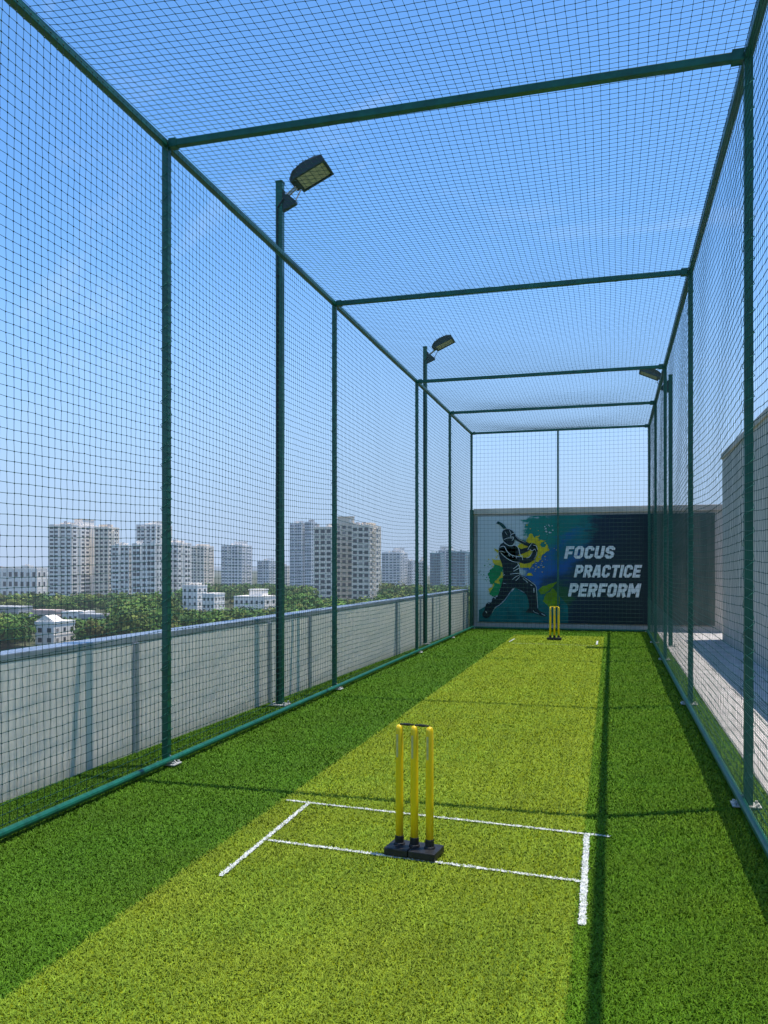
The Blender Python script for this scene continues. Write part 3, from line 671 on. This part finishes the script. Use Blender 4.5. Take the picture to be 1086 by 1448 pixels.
# ------------------------------------------------------------------ the city
ZG = -28.0
def city_sheet(name, x0, x1, y0, y1, z, m): return sheet(name, x0, x1, y0, y1, z, m)
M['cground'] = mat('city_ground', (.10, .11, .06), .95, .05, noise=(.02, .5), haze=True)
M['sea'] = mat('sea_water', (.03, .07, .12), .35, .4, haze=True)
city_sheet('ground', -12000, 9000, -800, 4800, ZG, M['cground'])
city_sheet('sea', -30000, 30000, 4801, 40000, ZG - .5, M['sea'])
WALLS = {}
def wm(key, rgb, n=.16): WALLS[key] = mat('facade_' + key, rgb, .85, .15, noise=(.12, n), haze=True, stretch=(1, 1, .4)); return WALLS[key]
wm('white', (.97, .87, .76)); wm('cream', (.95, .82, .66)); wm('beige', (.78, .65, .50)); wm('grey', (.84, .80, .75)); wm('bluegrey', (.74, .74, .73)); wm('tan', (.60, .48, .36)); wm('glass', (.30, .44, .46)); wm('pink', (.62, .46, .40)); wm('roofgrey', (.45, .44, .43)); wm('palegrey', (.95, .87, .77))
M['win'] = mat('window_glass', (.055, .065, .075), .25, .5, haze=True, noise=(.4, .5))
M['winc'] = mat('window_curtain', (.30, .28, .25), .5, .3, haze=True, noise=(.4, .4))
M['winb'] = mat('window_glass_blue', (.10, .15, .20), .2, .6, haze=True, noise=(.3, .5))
def wmesh(name, w_, h_, face):
    bm = BM()
    if face == 'f': box(bm, -w_ / 2, w_ / 2, -.10, .25, -h_ / 2, h_ / 2)
    else: box(bm, -.25, .10, -w_ / 2, w_ / 2, -h_ / 2, h_ / 2)
    me = bpy.data.meshes.new(name); bm.to_mesh(me); bm.free(); return me
def building(name, label, cat, xl, xe, xr, yt, yb, wall, rows, cf, cr_, win='win', blocks=(), fins=True, bands=True, ww=.62, wh=.52, group=None, fwall=None, balc=None):
    d = FPX * (EYE - ZG) / (yb - HOR)
    X, Y = at_depth(xe, d); t = (xl - CX) / FPX
    dl = Y / (CS + t * SN); XL_ = -dl * SN + t * dl * CS; W = X - XL_
    Yb = on_x(xr, X) if xr > xe + .5 else Y + 12; D_ = min(max(Yb - Y, 8), 60)
    Ht = (yb - yt) / FPX * d
    o = thing(name, label, cat, (X, Y, ZG), 0, group)
    bm = BM(); box(bm, -W, 0, 0, D_, 0, Ht)
    fh = Ht / rows; pw = W / max(cf, 1); pd = D_ / max(cr_, 1)
    if fins:
        for k in range(cf + 1):
            x = -W + k * pw; box(bm, max(x - pw * .12, -W - .2), min(x + pw * .12, .45), -.45, -.002, .0, Ht + .8)
        for k in range(cr_ + 1):
            y = k * pd; box(bm, .002, .45, max(y - pd * .11, -.452), min(y + pd * .11, D_ + .2), 0, Ht + .8)
    if bands:
        for k in range(1, rows + 1):
            z = k * fh; box(bm, -W - .08, .08, -.08, D_ + .08, z - fh * .10, z + fh * .04)
    box(bm, -W - .2, .2, -.2, D_ + .05, Ht + fh * .06, Ht + 1.2)
    obj('wall', bm, WALLS[wall], o)
    if balc:      # small balconies on the lit side
        for k in range(1, rows):
            for j in balc:
                bm = BM(); box(bm, .46, 1.5, j * D_ - 1.4, j * D_ + 1.4, k * fh - .1, k * fh + 1.0); obj('balcony', bm, WALLS[wall], o)
    for (u0, u1, v1, dep) in blocks:       # roof blocks: stair heads and tanks
        xa = -W * (1 - (u0 - xl) / (xe - xl)) if u0 < xe else 0; xb = -W * (1 - (u1 - xl) / (xe - xl))
        zb_ = (yb - v1) / FPX * d
        bm = BM(); box(bm, max(xa, -W + .3), min(xb, -.3), D_ * dep, D_ * min(dep + .45, .96), Ht + 1.201, zb_); box(bm, max(xa, -W + .3) - .4, min(xb, -.3) + .4, D_ * dep - .4, D_ * min(dep + .45, .96) + .2, zb_ + .002, zb_ + .6); obj('roof_block', bm, WALLS[wall], o)
    spots = []
    rb_ = random.Random(int(xl * 7 + yt))
    mf = wmesh('window', pw * ww, fh * wh, 'f'); mr_ = wmesh('window', pd * ww * .72, fh * wh * .9, 'r')
    mfc = wmesh('window', pw * ww, fh * wh * .8, 'f'); mrc = wmesh('window', pd * ww * .72, fh * wh * .75, 'r')
    for m_ in (mf, mr_): m_.materials.append(M[win])
    for m_ in (mfc, mrc): m_.materials.append(M['winc'])
    for k in range(rows):
        z = (k + .46) * fh
        for j in range(cf): spots.append((mf, (-W + (j + .5) * pw, 0, z)))
        for j in range(cr_): spots.append((mr_, (0, (j + .5) * pd, z)))
    spots.sort(key=lambda s: -s[1][2])
    bays = [j for j in range(cf) if cf >= 4 and cat == T and j % 3 == 1]
    for j in bays:       # projecting bays break up the shaded face
        bm = BM(); hb = Ht + rb_.uniform(-2.5, 2.2); box(bm, -W + (j + .06) * pw, -W + (j + .94) * pw, -1.6, -.453, 0, hb); box(bm, -W + (j + .02) * pw, -W + (j + .98) * pw, -1.75, -.4535, hb + .002, hb + .5)
        obj('bay', bm, WALLS[wall], o)
    rbay = [j for j in range(cr_) if cr_ >= 3 and cat == T and j % 2 == 1]
    for j in rbay:
        bm = BM(); box(bm, .453, 1.8, (j + .12) * pd, (j + .88) * pd, 0, Ht - rb_.uniform(.5, 3)); obj('bay', bm, WALLS[wall], o)
    sp2 = []
    for m_, p in spots:
        if m_ is mf and int(round((p[0] + W) / pw - .5)) in bays: p = (p[0], -1.6, p[2])
        if m_ is mr_ and int(round(p[1] / pd - .5)) in rbay: p = (1.8, p[1], p[2])
        sp2.append((m_, p))
    spots = sp2
    if cat == T:
        for k in range(4):
            bm = BM(); x_, y_, r_ = rb_.uniform(-W * .9, -W * .1), rb_.uniform(.1, .6) * D_, rb_.uniform(.8, 1.3)
            tube(bm, (x_, y_, Ht + 1.25), (x_, y_, Ht + 1.25 + r_ * 2), r_, 10); obj('water_tank', bm, WALLS[rb_.choice(['white', 'roofgrey'])], o)
    for m_, p in spots[:100]:
        if rb_.random() < .16: m_ = mfc if m_ is mf else mrc
        link('window', m_, o, p)
    if spots[100:]:
        bm = BM()
        for m_, p in spots[100:]:
            if m_ is mf: box(bm, p[0] - pw * ww / 2, p[0] + pw * ww / 2, p[1] - .10, p[1] + .25, p[2] - fh * wh / 2, p[2] + fh * wh / 2)
            else: box(bm, p[0] - .25, p[0] + .10, p[1] - pd * ww / 2, p[1] + pd * ww / 2, p[2] - fh * wh / 2, p[2] + fh * wh / 2)
        q = obj('window_rows', bm, M[win], o); q['kind'] = 'stuff'
    return o, W, D_, Ht
T = 'tower block'
building('apartment_tower', 'broad white apartment tower with stepped top, leftmost of the tall ones', T, 69, 101, 137, 743, 852, 'white', 19, 4, 4, blocks=((76, 88, 739, .25), (88, 101, 733, .45)))
building('apartment_tower', 'pale apartment wing joined to the right of the leftmost tower', T, 134, 153, 168, 747, 851, 'cream', 18, 3, 3, blocks=((137, 148, 742, .3),))
building('apartment_tower', 'lower white block in front of the gap between the two tall white towers', T, 158, 182, 190, 773, 853, 'palegrey', 12, 4, 2, blocks=((165, 175, 769, .3),))
building('apartment_tower', 'tall white tower rising just left of the nearest left post', T, 193, 220, 243, 743, 846, 'palegrey', 19, 4, 3, blocks=((198, 208, 740, .3), (208, 219, 737, .3)))
building('apartment_tower', 'white block with large windows at the foot of the tall tower by the post', T, 187, 221, 228, 770, 854, 'palegrey', 11, 5, 2, ww=.68, wh=.58)
building('apartment_tower', 'white block with a bright side just right of the nearest left post', T, 232, 251, 270, 769, 852, 'white', 12, 3, 3, blocks=((236, 246, 765, .3),))
building('apartment_tower', 'small cream and grey tower behind the low white houses', T, 269, 288, 302, 773, 832, 'cream', 14, 4, 3, blocks=((275, 286, 770, .3),))
building('apartment_tower', 'small grey tower with a lit cream side left of the first light pole', T, 313, 342, 356, 772, 832, 'grey', 14, 6, 3, 'winb', blocks=((327, 339, 766, .3),), ww=.7)
building('apartment_tower', 'short blue-grey tower touching the first light pole', T, 364, 380, 391, 794, 832, 'bluegrey', 10, 4, 3, 'winb', blocks=((374, 379, 790, .3),), ww=.7)
building('apartment_tower', 'small pale block just right of the first light pole', T, 398, 406, 411, 801, 832, 'cream', 8, 3, 2)
building('apartment_tower', 'tall slim blue-grey tower right of the first light pole', T, 410, 427, 432, 741, 834, 'bluegrey', 22, 5, 2, 'winb', blocks=((414, 426, 737, .3),), ww=.72, wh=.6)
building('apartment_tower', 'second slim blue-grey tower wing beside the beige tower', T, 431, 440, 448, 739, 834, 'bluegrey', 22, 3, 3, 'winb', blocks=((434, 439, 735, .3),), ww=.72, wh=.6)
building('apartment_tower', 'left wing of the beige tower, with a grid of square dark windows', T, 444, 469, 476, 747, 858, 'cream', 14, 3, 1, ww=.68, wh=.6)
building('apartment_tower', 'recessed central core of the beige tower topped by a tall roof slab', T, 474, 499, 504, 741, 855, 'beige', 14, 3, 2, blocks=((477, 498.5, 731, .05),), ww=.6, wh=.55)
building('apartment_tower', 'right wing of the beige tower with a bright balconied side', T, 498, 522, 538, 744, 858, 'cream', 14, 3, 3, blocks=((507, 519, 739, .3),), ww=.68, wh=.6, balc=(.3, .75))
building('apartment_tower', 'hazy pale tower just right of the beige tower', T, 540, 566, 576, 782, 831, 'grey', 13, 5, 3, 'winb', blocks=((553, 564, 775, .3),), ww=.68)
building('apartment_tower', 'short dark slab left of the third left post', T, 574, 582, 588, 794, 830, 'bluegrey', 9, 3, 2, 'winb')
building('apartment_tower', 'pale low block between the third left post and the second light pole', T, 591, 599, 604, 795, 831, 'white', 9, 3, 2, blocks=((594, 598, 788, .3),))
building('office_tower', 'green glass office tower wing behind the second light pole', T, 608, 623, 628, 783, 834, 'glass', 13, 5, 2, 'winb', ww=.8, wh=.7, fins=False)
building('office_tower', 'grey core of the glass office tower with a flared roof', T, 620, 640, 645, 779, 832, 'grey', 14, 4, 2, 'winb', blocks=((622, 638, 773, .1),))
building('office_tower', 'glass office tower wing with a white side near the end of the wall', T, 637, 658, 668, 781, 836, 'glass', 13, 5, 3, 'winb', ww=.8, wh=.7, fins=False)
H_ = 'house'
building('long_building', 'long low white building with two rows of windows at the left edge', H_, -30, 52, 66, 805, 846, 'white', 3, 10, 2, ww=.5, wh=.5, fins=True)
def house(label, xl, xe, xr, yt, yb, wall, rows, cf, cr_, blocks=()):
    return building('low_house', label, H_, xl, xe, xr, yt, yb, wall, rows, cf, cr_, blocks=blocks, bands=True, fins=False, ww=.42, wh=.45)
house('stepped white house among the trees right of the nearest left post', 258, 279, 293, 830, 868, 'white', 4, 3, 2, blocks=((262, 274, 826, .3),))
house('lower white annexe at the right of the stepped white house', 286, 303, 318, 842, 872, 'white', 3, 3, 3)
house('wide white villa with a small upper storey left of the first light pole', 331, 374, 391, 846, 868, 'palegrey', 2, 6, 2, blocks=((347, 366, 835, .3),))
o, W_, D_, H0 = house('small white gabled house in the trees just above the left wall', 50, 76, 106, 884, 912, 'white', 2, 2, 3)
bm = BM(); prism(bm, [(-W_ - .3, H0 + 1.21), (.3, H0 + 1.21), (-W_ / 2, H0 + 3.6)], 'y', D_ * .02, D_ * .5); obj('gable_roof', bm, WALLS['white'], o)
house('flat grey shed roof among the trees at the left edge', -30, 26, 46, 861, 874, 'roofgrey', 1, 4, 2)
house('low pinkish shed behind the small gabled house', 44, 78, 90, 866, 877, 'pink', 1, 4, 2)
house('low white shed right of the pinkish shed', 88, 118, 134, 868, 880, 'white', 1, 4, 2)
house('little grey shed under the tall white tower', 112, 146, 160, 872, 882, 'roofgrey', 1, 4, 2)
# far hazy low houses along the skyline
rr = random.Random(11)
for k in range(42):
    u = rr.uniform(-20, 670); d = rr.uniform(1250, 2600); X_, Y_ = at_depth(u, d); wd, dp, ht = rr.uniform(14, 34), rr.uniform(12, 26), rr.uniform(9, 27) * (1 if d < 1900 else 1.2)
    bm = BM(); box(bm, -wd / 2, wd / 2, -dp / 2, dp / 2, 0, ht); box(bm, -wd * .2, wd * .15, -dp * .2, dp * .2, ht + .002, ht + 3)
    for fl in range(1, int(ht / 3.4)):
        box(bm, -wd / 2 - .3, wd / 2 + .3, -dp / 2 - .3, dp / 2 + .25, fl * 3.4 - .4, fl * 3.4 + .5)
    o = obj('distant_house', bm, WALLS[rr.choice(['white', 'cream', 'tan', 'pink', 'white', 'palegrey'])]); o.location = (X_, Y_, ZG)
    tag(o, 'small hazy low house on the far skyline between the towers', 'house', 'far low houses on the skyline')

# trees ------------------------------------------------------------
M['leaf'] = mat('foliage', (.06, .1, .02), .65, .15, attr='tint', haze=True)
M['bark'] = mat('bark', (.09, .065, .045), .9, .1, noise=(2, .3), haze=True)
SKYL = [(-300, 837), (60, 840), (250, 838), (268, 826), (312, 825), (392, 825), (443, 829), (446, 847), (538, 848), (541, 825), (606, 827), (672, 829)]
def skyline(u):
    for (a, va), (b, vb) in zip(SKYL, SKYL[1:]):
        if a <= u <= b: return va + (vb - va) * (u - a) / (b - a)
    return 830
KEEP = [(252, 322, 864, 500), (328, 394, 862, 500), (44, 110, 904, 300), (-10, 46, 869, 440), (44, 162, 875, 430)]
def tree_ok(u, d, h):
    v = HOR + FPX * (EYE - ZG - h) / d
    if v < skyline(u): return False
    for (u0, u1, v1, dh) in KEEP:
        if u0 - 8 < u < u1 + 8 and v < v1 and d < FPX * (EYE - ZG) / (v1 - HOR) + 25: return False
    return True
def crown_np(r, h, n, leaf, rs):
    """leaf quads around several sub-blobs; returns verts, faces, shade"""
    nb = 7; cb = np.stack([rs.uniform(-.55, .55, nb) * r, rs.uniform(-.55, .55, nb) * r, h * rs.uniform(.45, .86, nb)], -1); rb = r * rs.uniform(.38, .62, nb)
    k = rs.integers(0, nb, n); dirv = rs.normal(0, 1, (n, 3)); dirv /= np.linalg.norm(dirv, axis=1)[:, None]; dirv[:, 2] = np.where(dirv[:, 2] < -.3, -dirv[:, 2], dirv[:, 2])
    P = cb[k] + dirv * (rb[k] * rs.uniform(.72, 1.06, n))[:, None]
    a = np.cross(dirv, rs.normal(0, 1, (n, 3))); a /= np.linalg.norm(a, axis=1)[:, None] + 1e-6; b = np.cross(dirv, a) + .35 * rs.normal(0, 1, (n, 3))
    s = leaf * rs.uniform(.6, 1.3, n)[:, None]
    V = np.stack([P - a * s, P - b * s * .8, P + a * s, P + b * s * .8], 1)
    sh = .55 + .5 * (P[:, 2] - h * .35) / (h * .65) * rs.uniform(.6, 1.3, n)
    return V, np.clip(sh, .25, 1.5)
greens = np.array([[.060, .105, .018], [.085, .120, .022], [.045, .085, .020], [.11, .115, .025], [.055, .095, .030], [.10, .085, .025]])
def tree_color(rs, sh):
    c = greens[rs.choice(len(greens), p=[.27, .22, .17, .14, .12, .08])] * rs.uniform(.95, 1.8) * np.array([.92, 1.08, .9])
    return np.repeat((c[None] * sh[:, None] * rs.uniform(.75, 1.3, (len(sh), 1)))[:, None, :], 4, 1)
rs = np.random.default_rng(21)
VV, CC, cnt, single = [], [], 0, []
FOOT = [o for o in col.objects if o.type == 'EMPTY' and o.get('category') in (T, H_)]
fp = np.array([(o.location.x, o.location.y) for o in FOOT])
for i in range(15000):
    u = rs.uniform(-70, 720); d = 1 / rs.uniform(1 / 1250, 1 / 285); h = rs.choice([rs.uniform(5, 9), rs.uniform(8, 13), rs.uniform(12, 17)], p=[.35, .45, .20])
    if cnt >= 4300: break
    if not tree_ok(u, d, h):
        h = rs.uniform(4, 6.5)
        if not tree_ok(u, d, h): continue
    X_, Y_ = at_depth(u, d)
    if np.any((X_ > fp[:, 0] - 16) & (X_ < fp[:, 0] + 2) & (Y_ > fp[:, 1] - 3) & (Y_ < fp[:, 1] + 22)): continue
    r = h * rs.uniform(.36, .66)
    if d < 470 and len(single) < 60 and rs.random() < .12:
        single.append((X_, Y_, h, r, u, d)); continue
    n = 150 if d < 520 else 95 if d < 800 else 60; lf = .62 if d < 520 else .9 if d < 800 else 1.2
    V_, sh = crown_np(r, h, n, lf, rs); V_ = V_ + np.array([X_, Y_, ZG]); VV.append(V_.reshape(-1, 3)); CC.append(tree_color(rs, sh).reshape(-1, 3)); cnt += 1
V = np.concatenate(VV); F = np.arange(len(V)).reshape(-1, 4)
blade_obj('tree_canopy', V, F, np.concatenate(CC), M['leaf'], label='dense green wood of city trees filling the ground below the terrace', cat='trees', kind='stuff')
for (X_, Y_, h, r, u, d) in single:
    t = thing('leafy_tree', 'round leafy tree standing out of the wood just below the terrace wall', 'tree', (X_, Y_, ZG), 0, 'trees at the near edge of the wood')
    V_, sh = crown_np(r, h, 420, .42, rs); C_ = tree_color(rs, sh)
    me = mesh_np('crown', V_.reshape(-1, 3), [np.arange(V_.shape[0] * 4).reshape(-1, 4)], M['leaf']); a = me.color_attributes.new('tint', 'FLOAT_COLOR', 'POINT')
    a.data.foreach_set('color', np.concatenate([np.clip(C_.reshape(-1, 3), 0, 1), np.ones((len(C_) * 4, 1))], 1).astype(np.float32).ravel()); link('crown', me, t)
    bm = BM(); tube(bm, (0, 0, 0), (0, 0, h * .55), .28, 8, .16)
    for k in range(3):
        a_ = k * 2.1; tube(bm, (0, 0, h * .45), (math.cos(a_) * r * .5, math.sin(a_) * r * .5, h * .72), .13, 6, .05)
    obj('trunk', bm, M['bark'], t)
